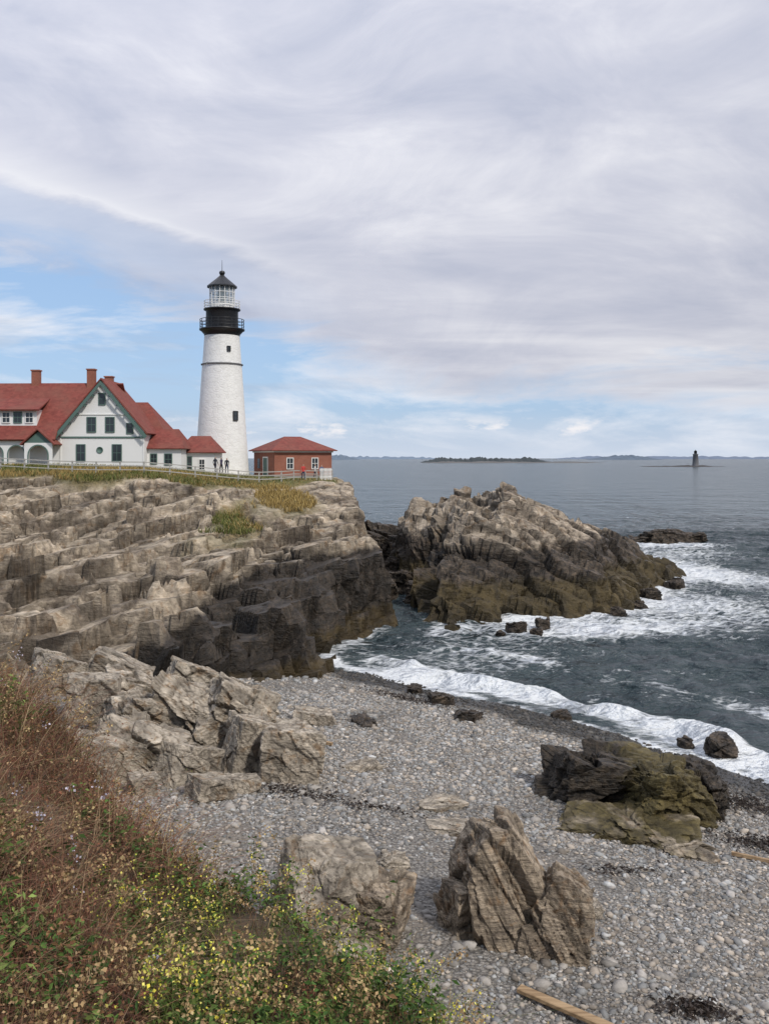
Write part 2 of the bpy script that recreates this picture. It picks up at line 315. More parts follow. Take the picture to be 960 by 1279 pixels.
# ------------------------------------------------------------ boulders
bmi=bmesh.new(); bmesh.ops.create_icosphere(bmi,subdivisions=6,radius=1); BV=np.array([v.co[:] for v in bmi.verts],np.float32); BF=np.array([[v.index for v in f.verts] for f in bmi.faces]); bmi.free()
def boulder(name,loc,dim,rz=0,tilt=(0,0),seed=1,mat=None,wet=0.0,weed=0.0,npl=10,R=None,amp=1.0,an=(2.2,1.0,.5),planes=(),wetf=None):
    rg=np.random.default_rng(seed)
    nn=[(1,0,0),(-1,0,0),(0,1,0),(0,-1,0),(0,0,1),(0,0,-1)]+[tuple(v) for v in rg.normal(size=(npl,3))]
    dd=list(rg.uniform(.8,1.0,6))+list(rg.uniform(.82,1.12,npl))
    for q in planes: nn.append(q[:3]); dd.append(q[3])
    r=np.full(len(BV),9,np.float32)
    for a_,b_ in zip(nn,dd):
        a_=np.array(a_,float); a_/=np.linalg.norm(a_); c_=BV@a_
        r=np.minimum(r,np.where(c_>.05,b_/np.maximum(c_,.05),9))
    P=BV*r[:,None]*np.array(dim)
    Rz=np.array(Matrix.Rotation(rz,3,'Z')@Matrix.Rotation(tilt[0],3,'X')@Matrix.Rotation(tilt[1],3,'Y'))
    P=(P@Rz.T).astype(np.float32); S=float(np.mean(dim))
    Pn=P/np.linalg.norm(P,axis=1,keepdims=True)
    Rr=rotm(*(R if R is not None else (rg.uniform(-.6,.6),rg.uniform(-.6,.6),rg.uniform(0,3))))
    D,cr,tn=rockdisp(P+seed*7.7,seed,[(S*.95,S*.12*amp),(S*.4,S*.055*amp),(S*.15,S*.018*amp)],Rr,an)
    P=P+Pn*D[:,None]+np.array(loc,np.float32)
    o=np.ones(len(P))
    w=o*wet; wd=o*weed
    if wetf: w,wd=wetf(P)
    return mesh_np(name,P,BF,mat or m_boul,dict(tone=tn,crack=cr*.8,wet=w,weed=wd,grass=0*o))
def bz1(x,y): return float(beach_h(np.array([x],float),np.array([y],float))[0])
UR=(.1,1.15,.35)
boulder('upright_boulder',(2.45,19.3,bz1(2.5,19.3)+.80),(1.0,.8,1.7),.15,(-.1,-.12),11,m_boulv,npl=3,R=UR,an=(2.6,1.2,.42),amp=.85,planes=((.8,-.2,.65,.78),(-.7,0,.7,.85)))
boulder('upright_boulder',(3.55,18.8,bz1(3.4,19)+.30),(.85,.7,1.30),-.2,(-.15,.50),12,m_boulv,npl=3,R=UR,an=(2.6,1.2,.42),amp=.85,planes=((.9,0,.6,.65),))
boulder('boulder',(1.65,19.4,bz1(1.7,19.6)+.2),(.5,.6,.8),.4,(0,.1),13,m_boulv,npl=5,amp=.8)
boulder('boulder',(-1.15,18.7,bz1(-1.2,18.7)+.6),(.95,.9,1.05),.35,(.1,.18),24,m_boul,npl=3,amp=.5,R=(.3,.5,.4),an=(1.8,1.2,.8),planes=((-.6,-.3,.7,.85),))
boulder('boulder',(-.15,18.6,bz1(-.1,18.6)+.35),(.62,.6,.90),-.2,(.1,.2),25,m_boulv,npl=5,amp=.8)
boulder('boulder',(-.85,17.2,bz1(-.8,17.2)+.1),(.8,.45,.35),.2,(0,.1),23,m_boul,amp=.6)
for q in [((-3.0,29.3,0.75),(1.05,.95,1.1),.2,(.05,.1),31),((-4.35,29.6,.7),(.75,.7,.95),.5,(0,.25),32),((-5.1,31.5,1.1),(1.2,1.2,1.3),.3,(0,.5),33),
 ((-6.6,31.5,1.0),(1.5,1.2,1.2),.1,(0,.45),34),((-8.2,31.0,.8),(1.3,1.1,1.0),.6,(.1,.4),35),((-7.6,28.5,.6),(1.5,1.0,.95),.2,(0,.35),36),
 ((-6.0,28.3,.4),(1.0,.8,.7),.9,(0,.3),37),((-9.4,34,1.0),(1.3,1.1,1.0),.4,(.1,.3),38),((-5.5,34.2,.7),(1.3,1.1,1.0),.2,(0,.5),39),
 ((-5.0,26.5,.2),(.6,.5,.45),.7,(0,.2),41),((-3.6,33,.3),(.7,.6,.5),.1,(0,.3),42),((-8.9,27.0,.8),(1.0,.8,.7),.4,(0,.3),43),((-2.8,37.5,.15),(.9,.7,.35),.1,(0,.1),44),((-9.9,31.5,1.6),(.9,.7,.75),.3,(0,.1),45),
 ((-4.2,27.4,.15),(.5,.4,.35),.4,(0,.1),46),((-6.9,26.4,.2),(.45,.4,.35),.4,(0,.1),47),((-7.2,34.8,.9),(.9,.8,.8),.8,(0,.3),48),
 ((-8.0,38,1.0),(1.2,.9,.8),.5,(0,.4),49),((-10.5,37,1.4),(1.3,1.0,.8),.2,(0,.4),50),((-6.0,38.5,.5),(.9,.8,.55),.9,(0,.2),56),((-12.2,34.5,1.7),(1.1,.9,.7),.5,(0,.3),57)]:
    l,dm,rz,tl,sd=q
    blk=sd not in(33,34,35,36,38,39)
    boulder('boulder' if blk else 'rock_outcrop',(l[0],l[1],bz1(l[0],l[1])+l[2]),dm,rz,tl,sd,m_boul,npl=3 if blk else 5,R=(.2,.75,.3),an=(1.6,1.2,.8) if blk else (2.0,1.2,.62),amp=.55 if blk else 1.0)
def wlow(P): 
    return np.clip(1.0-.1*(P[:,2]),0,1),np.clip(.25+.35*(P[:,0]-6.9),0,.9)
boulder('seaweed_rock',(6.9,30.0,bz1(6.9,30)+.35),(2.0,1.3,1.10),-.2,(0,.15),51,m_weedr,wetf=wlow,amp=1.2)
boulder('seaweed_rock',(8.6,28.6,bz1(8.6,28.8)+.5),(1.3,1.3,1.20),.3,(0,.1),52,m_weedr,wet=.9,weed=1.1,amp=1.2)
boulder('seaweed_rock',(10.2,29.6,bz1(10.2,29.6)+.35),(.75,1.3,1.10),-.2,(0,.2),53,m_weedr,wet=1,weed=.35)
boulder('tidal_ledge',(7.2,27.0,bz1(7.2,27)+.02),(2.1,1.5,.40),-.35,(.05,.08),54,m_weedr,wet=.60,weed=.8,amp=1.3)
boulder('tidal_ledge',(8.3,25.8,bz1(8.3,25.8)+.0),(.9,1.2,.25),.35,(.05,.08),55,m_weedr,wet=.45,weed=.7)
for (xx,yy,dm,sd) in [(13.6,37.4,(.75,.6,.75),61),(12.5,38.4,(.35,.35,.35),62),(2.7,43.5,(.6,.5,.4),63),(3.6,40.5,(.8,.6,.3),64),(8.1,42.5,(.4,.4,.25),66),(1.5,46.5,(.5,.4,.3),67),(-.8,37.8,(.7,.4,.2),68),
    (9.2,64.2,(.65,.6,.6),71),(10.4,63.2,(.45,.5,.4),72),(7.9,63.0,(.3,.35,.25),73),(11.4,66.5,(.5,.5,.45),74),(17.8,70.6,(.6,.5,.5),75),(20.5,74.5,(.6,.5,.45),76),(23,79.5,(.9,.8,.6),77),(27,86.5,(1.0,.8,.6),78)]:
    zb=bz1(xx,yy); boulder('tidal_rock',(xx,yy,max(zb,-.1)+dm[2]*.3),dm,sd,(0,.1),sd,m_isl,wet=1.0,weed=.15)
for (xx,yy,zz,dm,sd) in [(.3,99,1.6,(2.6,2.5,3.0),81),(2.4,95,1.0,(1.9,1.6,2.0),82),(1.0,90.5,.6,(1.2,1.3,1.5),83),(2.3,84,.4,(1.3,1.5,1.4),84),(.3,79.5,.3,(.9,1.2,1.2),85),(2.9,78,.3,(1.0,1.3,1.3),86),(-.4,104,2.2,(2.5,2,2.6),87)]:
    boulder('channel_boulder',(xx,yy,zz),dm,sd,(0,.1),sd,m_isl,wet=1.0,weed=.1)
boulder('offshore_rock',(40,133,.2),(3.6,2.2,1.5),.2,(0,.0),91,m_isl,wet=1,weed=.1)
boulder('offshore_rock',(44.5,134,.1),(2.6,1.8,1.2),.2,(0,.1),92,m_isl,wet=1,weed=.1)
boulder('offshore_rock',(36.6,132,-.1),(2.0,1.5,.8),.2,(0,.1),93,m_isl,wet=1,weed=.1)
for (xx,yy,dm,sd) in [(1.6,27.5,(.9,.5,.18),95),(1.9,25.6,(.7,.8,.16),96),(2.3,24.0,(.45,.5,.2),97),(-.8,31,(.7,.5,.2),98),(4.6,20.6,(.3,.25,.25),99),(.2,22.5,(.4,.35,.22),101)]:
    boulder('flat_slab_rock',(xx,yy,bz1(xx,yy)+.03),dm,sd,(0,.05),sd,m_boul,wet=.15,amp=.6)
# ------------------------------------------------------------ bluff ground
m_soil=simple('bluff_soil',(.075,.052,.03),.95,.4,2.5,bump=.1,bscale=6)
xs=np.arange(-60,11,.25); ys=np.arange(-20,42,.25); X,Y=np.meshgrid(xs,ys); x=X.ravel();y=Y.ravel(); z=bluff_h(x,y)
Fg=gridf(len(xs),len(ys)); Fg=Fg[(z>.5)[Fg].any(1)]
mesh_np('bluff_ground',np.stack([x,y,z],1),Fg,m_soil,{},True)
# ------------------------------------------------------------ vegetation
def strips(base,h,lean,w,col,segs=3,droop=.35):
    n=len(base); a=rng.uniform(0,6.28,n); side=np.stack([np.cos(a),np.sin(a),0*a],1)
    V=[];C=[]
    for s in range(segs+1):
        t=s/segs; c=base+np.stack([lean[:,0]*t**1.7*h,lean[:,1]*t**1.7*h,h*(t-droop*t*t*np.hypot(lean[:,0],lean[:,1]))],1)
        ww=(w*(1-.85*t))[:,None]*side*.5
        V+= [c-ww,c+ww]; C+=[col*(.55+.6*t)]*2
    V=np.stack(V,1).reshape(-1,3); C=np.stack(C,1).reshape(-1,3); m=2*(segs+1)
    F=[]
    for s in range(segs): F.append([2*s,2*s+1,2*s+3,2*s+2])
    F=(np.array(F)[None]+(np.arange(n)*m)[:,None,None]).reshape(-1,4)
    return V,F,C
def leaves(pos,dr,s,col,wr=.42):
    n=len(pos); dr=dr/(np.linalg.norm(dr,axis=1,keepdims=True)+1e-6); up=rng.normal(size=(n,3)); sd=np.cross(dr,up); sd/=np.linalg.norm(sd,axis=1,keepdims=True)+1e-6
    s=s[:,None]; V=np.stack([pos,pos+dr*s*.5+sd*s*wr*.5,pos+dr*s-np.array([[0,0,.2]])*s,pos+dr*s*.5-sd*s*wr*.5],1).reshape(-1,3)
    F=np.arange(n*4).reshape(-1,4); return V,F,np.repeat(col,4,0)
def merge(parts):
    V=[];F=[];C=[];o=0
    for v,f,c in parts: V.append(v);F.append(f+o);C.append(c);o+=len(v)
    return np.concatenate(V),np.concatenate(F),np.concatenate(C)
m_veg,nt,b=newmat('foliage'); setc(nt,b,'Base Color',MX(nt,1.0,AT(nt,'Col','Color'),RP(nt,NO(nt,POS(nt),5,3),[(.3,.75),(.7,1.2)]),'MULTIPLY')); setc(nt,b,'Roughness',.75); setc(nt,b,'Specular IOR Level',.2)
def vegpts(n,x0=-9,x1=4.5,y0=3.6,y1=30,cond=None):
    x=rng.uniform(x0,x1,n); y=y0+(y1-y0)*rng.uniform(0,1,n)**1.7; d=sdp(x,y,TOE); k=(d>.6)&(np.abs(x)<y*.45+1.2)
    if cond is not None: k&=cond(x,y)
    x,y=x[k],y[k]; return x,y,bluff_h(x,y)
def pick(n,cols,p): 
    c=np.array(cols)[rng.choice(len(cols),n,p=p)]; return c*rng.uniform(.7,1.25,(n,1))
def greenness(x,y): return x+.26*y-.02+1.3*fbm(vec3(x*.9,y*.9),62,3)
x,y,z=vegpts(180000); nz=fbm(vec3(x*.8,y*.8),61,3); n=len(x)
gz=np.clip(greenness(x,y)*1.3,0,1)
k=rng.uniform(0,1,n)<np.clip(.8+nz*.9,.4,1)*(1-.5*gz); x,y,z,nz,gz=x[k],y[k],z[k],nz[k],gz[k]; n=len(x)
hh=rng.uniform(.15,.65,n)*np.clip(1+1.3*nz,.5,1.7)*(1-.25*gz)
cb=pick(n,[(.19,.078,.05),(.27,.145,.085),(.40,.29,.17),(.11,.055,.038),(.15,.13,.05)],[.31,.25,.19,.12,.13]); cg=pick(n,[(.085,.13,.03),(.15,.19,.05),(.28,.21,.09),(.18,.09,.05)],[.32,.26,.24,.18])
col=np.where((rng.uniform(0,1,n)<gz)[:,None],cg,cb)
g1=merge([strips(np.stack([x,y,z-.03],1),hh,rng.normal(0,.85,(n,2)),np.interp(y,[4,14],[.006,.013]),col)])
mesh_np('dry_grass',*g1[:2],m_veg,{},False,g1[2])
def shrub(name,npl,cond,lcols,lp,hr,ls,K,stemc,flower=None,fk=0,fs=.02,spread=.35,ftop=.82,y1=20,clump=0):
    x,y,z=vegpts(npl,cond=cond,y1=y1); n=len(x)
    if n==0: return
    h=rng.uniform(*hr,n)*np.clip(1+.9*fbm(vec3(x*1.5,y*1.5),int(npl)%97,2),.4,1.7); ln=rng.normal(0,spread,(n,2)); base=np.stack([x,y,z-.02],1)
    parts=[strips(base,h,ln,np.full(n,.009),pick(n,[stemc],[1.]),3,.3)]
    def at(idx,t):
        hb=h[idx]; l=ln[idx]; return base[idx]+np.stack([l[:,0]*t**1.7*hb,l[:,1]*t**1.7*hb,hb*(t-.3*t*t*np.hypot(l[:,0],l[:,1]))],1)
    idx=np.repeat(np.arange(n),K); t=rng.uniform(.15,1,len(idx)); dr=rng.normal(0,1,(len(idx),3)); dr[:,2]=dr[:,2]*.5+.3
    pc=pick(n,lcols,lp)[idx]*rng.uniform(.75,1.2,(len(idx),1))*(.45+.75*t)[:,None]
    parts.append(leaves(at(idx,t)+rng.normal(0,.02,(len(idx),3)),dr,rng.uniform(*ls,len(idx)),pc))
    if flower is not None:
        idx=np.repeat(np.arange(n),fk); t=rng.uniform(ftop,1.03,len(idx)); ps=at(idx,t)+rng.normal(0,.03,(len(idx),3))
        parts.append(leaves(ps,rng.normal(0,1,(len(idx),3)),rng.uniform(fs*.7,fs*1.4,len(idx)),pick(len(idx),flower,[1/len(flower)]*len(flower)),.9))
    a=merge(parts); mesh_np(name,*a[:2],m_veg,{},False,a[2])
nf=lambda s,th,f=.8: (lambda x,y: fbm(vec3(x*f,y*f),s,3)>th)
rightish=lambda x,y: greenness(x,y)>.2
shrub('green_shrub',15000,lambda x,y:(rightish(x,y)&(fbm(vec3(x*1.1,y*1.1),71,2)>-.3))|((fbm(vec3(x*.8,y*.8),78,3)>.24)),[(.05,.10,.024),(.085,.15,.032),(.15,.20,.055),(.19,.11,.05)],[.36,.34,.20,.10],(.22,.65),(.035,.09),16,(.10,.09,.04),y1=18)
shrub('red_brown_shrub',17000,lambda x,y:((~rightish(x,y))|(fbm(vec3(x*1.4,y*1.4),79,2)>.2))&nf(73,-.3)(x,y),[(.19,.08,.045),(.27,.145,.075),(.11,.12,.04),(.36,.25,.14)],[.37,.27,.15,.21],(.25,.68),(.02,.05),11,(.12,.06,.04),spread=.7)
shrub('yellow_wildflower',5200,lambda x,y:(y<10)&(greenness(x,y)>.15)&nf(74,-.08)(x,y),[(.10,.15,.03),(.14,.19,.04)],[.5,.5],(.35,.75),(.025,.055),7,(.10,.13,.03),[(.62,.54,.07),(.72,.65,.16),(.50,.51,.08)],11,.021,.3,y1=10.5)
shrub('goldenrod_plant',3000,lambda x,y:nf(75,-.05)(x,y),[(.13,.12,.04),(.22,.15,.06)],[.5,.5],(.45,.9),(.03,.06),8,(.14,.09,.04),[(.38,.26,.13),(.32,.21,.11),(.47,.36,.18)],36,.026,.3,.68)
shrub('lilac_aster',420,lambda x,y:(x<-1.4)&nf(76,.1)(x,y),[(.08,.11,.04)],[1.],(.45,.7),(.02,.04),8,(.1,.08,.04),[(.62,.58,.68)],14,.026,.3,.85)
n=60000; x=rng.uniform(-48,-4,n); y=rng.uniform(68,104,n); z=head_base(x,y); g=hgrass(x,y,z); k=(g>.45)&(rng.uniform(0,1,n)<np.where(y<94,1,.25))&(np.hypot(x+18,y-101)>3); x,y,z=x[k],y[k],z[k]; n=len(x)
tf=np.hypot((x+9.2)/3.2,(y-86)/5.5)<1.3
nz=fbm(vec3(x*.2,y*.2),81,3)+.6*tf; c=np.where((nz+rng.normal(0,.15,n)>0)[:,None],pick(n,[(.34,.24,.085),(.40,.29,.11)],[.5,.5]),pick(n,[(.12,.15,.04),(.18,.17,.055)],[.5,.5]))
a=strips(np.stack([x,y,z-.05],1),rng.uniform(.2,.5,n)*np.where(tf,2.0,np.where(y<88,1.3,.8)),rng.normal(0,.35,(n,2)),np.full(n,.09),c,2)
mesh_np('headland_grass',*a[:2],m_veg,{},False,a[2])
# ------------------------------------------------------------ sea
def axis(a,b,s,lo,hi):
    c=list(np.arange(a,b,s)); st=s
    up=[c[-1]]; 
    while up[-1]<hi: st*=1.16; up.append(up[-1]+st)
    st=s; dn=[c[0]]
    while dn[-1]>lo: st*=1.16; dn.append(dn[-1]-st)
    return np.array(dn[:0:-1]+c+up[1:])
xs=axis(-6,66,.2,-16000,16000); ys=axis(18,150,.24,-3000,22000); X,Y=np.meshgrid(xs,ys); x=X.ravel().astype(np.float32); y=Y.ravel().astype(np.float32)
fade=np.clip((x+200)/150,0,1)*np.clip((300-x)/200,0,1)*np.clip((420-y)/250,0,1)
z=np.zeros_like(x)
w=vec3(x,y)
wx=x+3*vn(w*.06,91); wy=y+3*vn(w*.06,92)
for (L,A,an,ph) in [(9,.15,-2.3,0),(5.5,.11,-2.0,1),(3.4,.075,-2.7,2),(2.2,.05,-1.7,3),(14,.17,-2.5,4)]:
    kx,ky=math.cos(an)*6.283/L,math.sin(an)*6.283/L; s=np.sin(kx*wx+ky*wy+ph); z+=A*(1-2*np.abs(s)**.8)*.6
inb=(x>-10)&(x<80)&(y>15)&(y<190)
nn=np.zeros_like(x); nn[inb]=fbm(w[inb]*.9,94,3); z+=.18*nn
db=-beach_d(x,y); di=-sdp(x,y,ISL); dh=-sdp(x,y,HEAD)
calm=np.clip(db/4,.15,1)
z=z*fade*calm
nb=np.zeros_like(x); nb[inb]=fbm(w[inb]*.22,95,3); nb2=np.zeros_like(x); nb2[inb]=fbm(w[inb]*.45,96,4)
al=(x-4)*.66-(y-45)*.74
off=3.2+1.8*nb+.6*np.sin(al*.35)
sa=np.interp(al,[-12,-8,-4,2,6,9,13,17,20,26],[0,.9,1.1,1.0,.6,.75,1.1,.8,1.1,1.0])
strength=np.clip(sa*(.95+nb2*1.4),.1,1.1)
crest=np.exp(-((db-off)/.7)**2)*strength
z+=.50*crest
br=np.exp(-(np.clip(db-off,0,99)/.7)**2)*np.exp(-(np.clip(off-db,0,99)/2.2)**2)*strength
wash=np.exp(-((db-.25+.6*nb2)/.35)**2)*.7*(db>-.6)
def G(cx,cy,rx,ry,a=0):
    c,s=math.cos(a),math.sin(a); u=(x-cx)*c+(y-cy)*s; v=-(x-cx)*s+(y-cy)*c; return np.exp(-(u/rx)**2-(v/ry)**2)
foam=1.05*br+wash+.85*np.exp(-np.clip(di,0,99)/1.2)*(di>-2)*np.clip((x-5)/5,.25,1)+.4*np.exp(-np.clip(dh,0,99)/.9)*(dh>-2)
foam+=.72*G(14.5,65.5,8,3.6,.2)+.66*G(24.5,77,7,6)+.9*G(32,100,6,12,.4)+.75*G(40,129.5,8,4)+.55*G(37,118,12,12)+.42*G(6,57,8,5,-.4)+.38*G(28,68,16,6,.3)+.42*np.exp(-((db-9.5-2*nb)/1.2)**2)*np.clip(nb2+.4,0,1)
foam+=.5*G(1.5,50.5,5,4)+.3*np.exp(-((db-15-3*nb)/1.5)**2)*np.clip(nb2+.3,0,1)+.3*G(18,45,8,3,-.8)+.28*G(40,85,18,10)
foam=np.clip(foam*(inb*1.0),0,1.3)
m_sea,nt,b=newmat('sea_water'); p=POS(nt)
fa=AT(nt,'foam'); pr=MAPR(nt,p,(0,0,.7),(1.0,1.6,1.0))
fn=NO(nt,pr,1.3,8,.65,.8); vd=VO(nt,MX(nt,.12,pr,NO(nt,pr,1.5,4,.6,0,1)),1.0,'DISTANCE_TO_EDGE')
lace=RP(nt,vd,[(.0,1.0),(.16,0.0)])
ff=M(nt,'ADD',M(nt,'MULTIPLY',fa,.95),M(nt,'MULTIPLY_ADD',fn,1.5,-1.03)); ff=M(nt,'ADD',ff,M(nt,'MULTIPLY',lace,M(nt,'MULTIPLY',fa,.38)))
ff=RP(nt,ff,[(.14,0.0),(.30,.5),(.52,1.0)])
wcap=M(nt,'MULTIPLY',RP(nt,NO(nt,MAPR(nt,p,(0,0,.5),(.10,.30,1)),1.0,3,.6,.5),[(.62,0.0),(.69,1.0)]),RP(nt,NO(nt,pr,1.1,4,.7),[(.56,0.0),(.64,.8)]))
ff=M(nt,'MAXIMUM',ff,wcap)
n1=NO(nt,MAPR(nt,p,(0,0,.25),(.012,.05,1)),1.0,5,.65); wc=MX(nt,RP(nt,n1,[(.35,0.0),(.65,1.0)]),(.026,.044,.052),(.058,.080,.088))
wc=MX(nt,M(nt,'MULTIPLY',fa,.35,clamp=True),wc,(.10,.14,.145))
setc(nt,b,'Base Color',MX(nt,ff,wc,(.80,.83,.85))); setc(nt,b,'Roughness',M(nt,'MULTIPLY_ADD',ff,.6,.17)); setc(nt,b,'IOR',1.33)
setc(nt,b,'Specular IOR Level',M(nt,'MULTIPLY_ADD',ff,-.25,.42))
hgt=M(nt,'ADD',M(nt,'MULTIPLY',NO(nt,pr,.18,4,.65),7.0),M(nt,'ADD',M(nt,'MULTIPLY',NO(nt,pr,.9,5,.62),2.0),M(nt,'MULTIPLY',NO(nt,pr,3.5,3,.6),.45)))
hgt=M(nt,'ADD',hgt,M(nt,'MULTIPLY',NO(nt,pr,.045,3,.6),18.0))
hgt=M(nt,'ADD',hgt,M(nt,'MULTIPLY',ff,.25))
bn=N(nt,'ShaderNodeBump',{'Height':hgt,'Strength':1.0,'Distance':.45}); setc(nt,b,'Normal',bn.outputs[0])
mesh_np('sea',np.stack([x,y,z],1),gridf(len(xs),len(ys)),m_sea,dict(foam=foam),True)
# ------------------------------------------------------------ distant land
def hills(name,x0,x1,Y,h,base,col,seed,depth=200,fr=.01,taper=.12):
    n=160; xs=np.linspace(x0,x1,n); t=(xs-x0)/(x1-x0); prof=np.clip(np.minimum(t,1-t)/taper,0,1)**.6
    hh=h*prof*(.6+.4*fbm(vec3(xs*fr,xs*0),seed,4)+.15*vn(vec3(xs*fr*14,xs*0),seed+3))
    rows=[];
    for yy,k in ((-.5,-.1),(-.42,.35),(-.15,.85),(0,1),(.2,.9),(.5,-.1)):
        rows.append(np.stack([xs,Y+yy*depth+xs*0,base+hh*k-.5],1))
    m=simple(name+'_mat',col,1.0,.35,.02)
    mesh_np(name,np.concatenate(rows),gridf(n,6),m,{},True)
hills('wooded_island',90,420,2320,24,0,(.045,.055,.06),1,120,.03,.25)
hills('island_shore',85,545,2260,6.5,0,(.13,.125,.12),2,60,.02,.2)
hills('rocky_ledge',345,470,1265,3.2,0,(.06,.055,.055),3,25,.08,.3)
hills('distant_hills',-1200,600,9500,52,0,(.16,.21,.28),4,400,.002)  # distance haze is painted into the bluish base colours of this far land
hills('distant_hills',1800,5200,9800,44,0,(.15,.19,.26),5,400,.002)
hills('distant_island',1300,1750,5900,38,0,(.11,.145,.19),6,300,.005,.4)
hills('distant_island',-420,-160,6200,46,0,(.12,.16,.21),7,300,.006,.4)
# ------------------------------------------------------------ building helpers
m_white=simple('white_paint',(.78,.78,.76),.6,.05,1.5)
m_clap,nt,b=newmat('white_clapboard'); p=POS(nt); sz=N(nt,'ShaderNodeSeparateXYZ',{0:p}).outputs[2]
fr=M(nt,'FRACT',M(nt,'MULTIPLY',sz,7.0)); c=MX(nt,RP(nt,fr,[(0,.35),(.12,0.0)]),(.80,.80,.79),(.45,.46,.47)); setc(nt,b,'Base Color',MX(nt,M(nt,'MULTIPLY',NO(nt,p,1.0,5),.18),c,(.6,.6,.58))); setc(nt,b,'Roughness',.6)
m_green=simple('green_trim',(.09,.155,.135),.6); m_roof=None
m_roof,nt,b=newmat('red_shingle'); p=POS(nt); v=VO(nt,VS(nt,p,(3.2,3.2,5)),1.0,'F1',1); s_=N(nt,'ShaderNodeSeparateColor',{0:v}).outputs[0]
c=MX(nt,s_,(.16,.036,.028),(.24,.060,.045)); c=MX(nt,RP(nt,NO(nt,p,.5,5),[(.4,0.0),(.7,.6)]),c,(.19,.078,.055)); setc(nt,b,'Base Color',c); setc(nt,b,'Roughness',.9)
def brickm(name,c1,c2,mo,sc):
    m,nt,b=newmat(name); p=POS(nt); sp=N(nt,'ShaderNodeSeparateXYZ',{0:p}); h=M(nt,'ADD',sp.outputs[0],M(nt,'MULTIPLY',sp.outputs[1],.6))
    cv=N(nt,'ShaderNodeCombineXYZ',{0:h,1:sp.outputs[2]}).outputs[0]
    br=N(nt,'ShaderNodeTexBrick',{'Vector':cv,'Color1':(*c1,1),'Color2':(*c2,1),'Mortar':(*mo,1),'Scale':sc,'Mortar Size':.012}); 
    c=MX(nt,RP(nt,NO(nt,p,1.2,6),[(.35,.0),(.7,.45)]),br.outputs[0],tuple(v*.6 for v in c1)); setc(nt,b,'Base Color',c); setc(nt,b,'Roughness',.85)
    bn=N(nt,'ShaderNodeBump',{'Height':br.outputs[1],'Strength':-.5,'Distance':.02}); setc(nt,b,'Normal',bn.outputs[0]); return m
m_brick=brickm('red_brick',(.33,.115,.07),(.26,.085,.055),(.30,.22,.18),4)
m_towb,nt,b=newmat('white_painted_masonry'); p=POS(nt); nn_=NO(nt,p,1.4,8,.7); c=RP(nt,nn_,[(.3,(.70,.70,.68)),(.55,(.81,.81,.79))]); setc(nt,b,'Base Color',c); setc(nt,b,'Roughness',.7)
vv=VO(nt,VS(nt,p,(1.6,1.6,2.6)),1.0,'DISTANCE_TO_EDGE'); bn=N(nt,'ShaderNodeBump',{'Height':M(nt,'ADD',RP(nt,vv,[(0,0.0),(.08,1.0)]),nn_),'Strength':.5,'Distance':.04}); setc(nt,b,'Normal',bn.outputs[0])
m_blk=simple('black_paint',(.018,.019,.022),.4); m_glass,nt,b=newmat('window_glass'); setc(nt,b,'Base Color',(.03,.038,.045)); setc(nt,b,'Roughness',.08)
m_dgrey=simple('grey_paint',(.16,.16,.165),.6)
m_wood=simple('weathered_wood',(.38,.37,.345),.9,.25,2); m_stone=simple('foundation_stone',(.25,.24,.22),.9,.3,2)
def box(nm,par,a,bb,mat,bev=0):
    me=bpy.data.meshes.new(nm); bm=bmesh.new(); bmesh.ops.create_cube(bm,size=1)
    a=Vector(a); bb=Vector(bb); 
    for v in bm.verts: v.co=Vector([(a[i]+bb[i])/2+v.co[i]*(bb[i]-a[i]) for i in range(3)])
    if bev: bmesh.ops.bevel(bm,geom=bm.edges[:],offset=bev,segments=1,affect='EDGES')
    bm.to_mesh(me); bm.free(); me.materials.append(mat); return link(bpy.data.objects.new(nm,me),par)
def poly(nm,par,vs,fs,mat,th=0):
    me=bpy.data.meshes.new(nm); me.from_pydata(vs,[],fs); me.update(); bm=bmesh.new(); bm.from_mesh(me); bmesh.ops.recalc_face_normals(bm,faces=bm.faces[:]); bm.to_mesh(me); bm.free(); me.materials.append(mat)
    o=link(bpy.data.objects.new(nm,me),par)
    if th: md=o.modifiers.new('s','SOLIDIFY'); md.thickness=th; md.offset=0
    return o
def empty(nm,loc,rz=0):
    e=bpy.data.objects.new(nm,None); e.location=loc; e.rotation_euler=(0,0,rz); scene.collection.objects.link(e); return e
def lathe(nm,par,prof,mat,n=48,smooth=True):
    vs=[];fs=[]
    for r,z in prof:
        for k in range(n): a=6.28318*k/n; vs.append((r*math.cos(a),r*math.sin(a),z))
    for i in range(len(prof)-1):
        for k in range(n): fs.append((i*n+k,i*n+(k+1)%n,(i+1)*n+(k+1)%n,(i+1)*n+k))
    me=bpy.data.meshes.new(nm); me.from_pydata(vs,[],fs); me.update(); me.materials.append(mat)
    if smooth:
        for q in me.polygons: q.use_smooth=True
    return link(bpy.data.objects.new(nm,me),par)
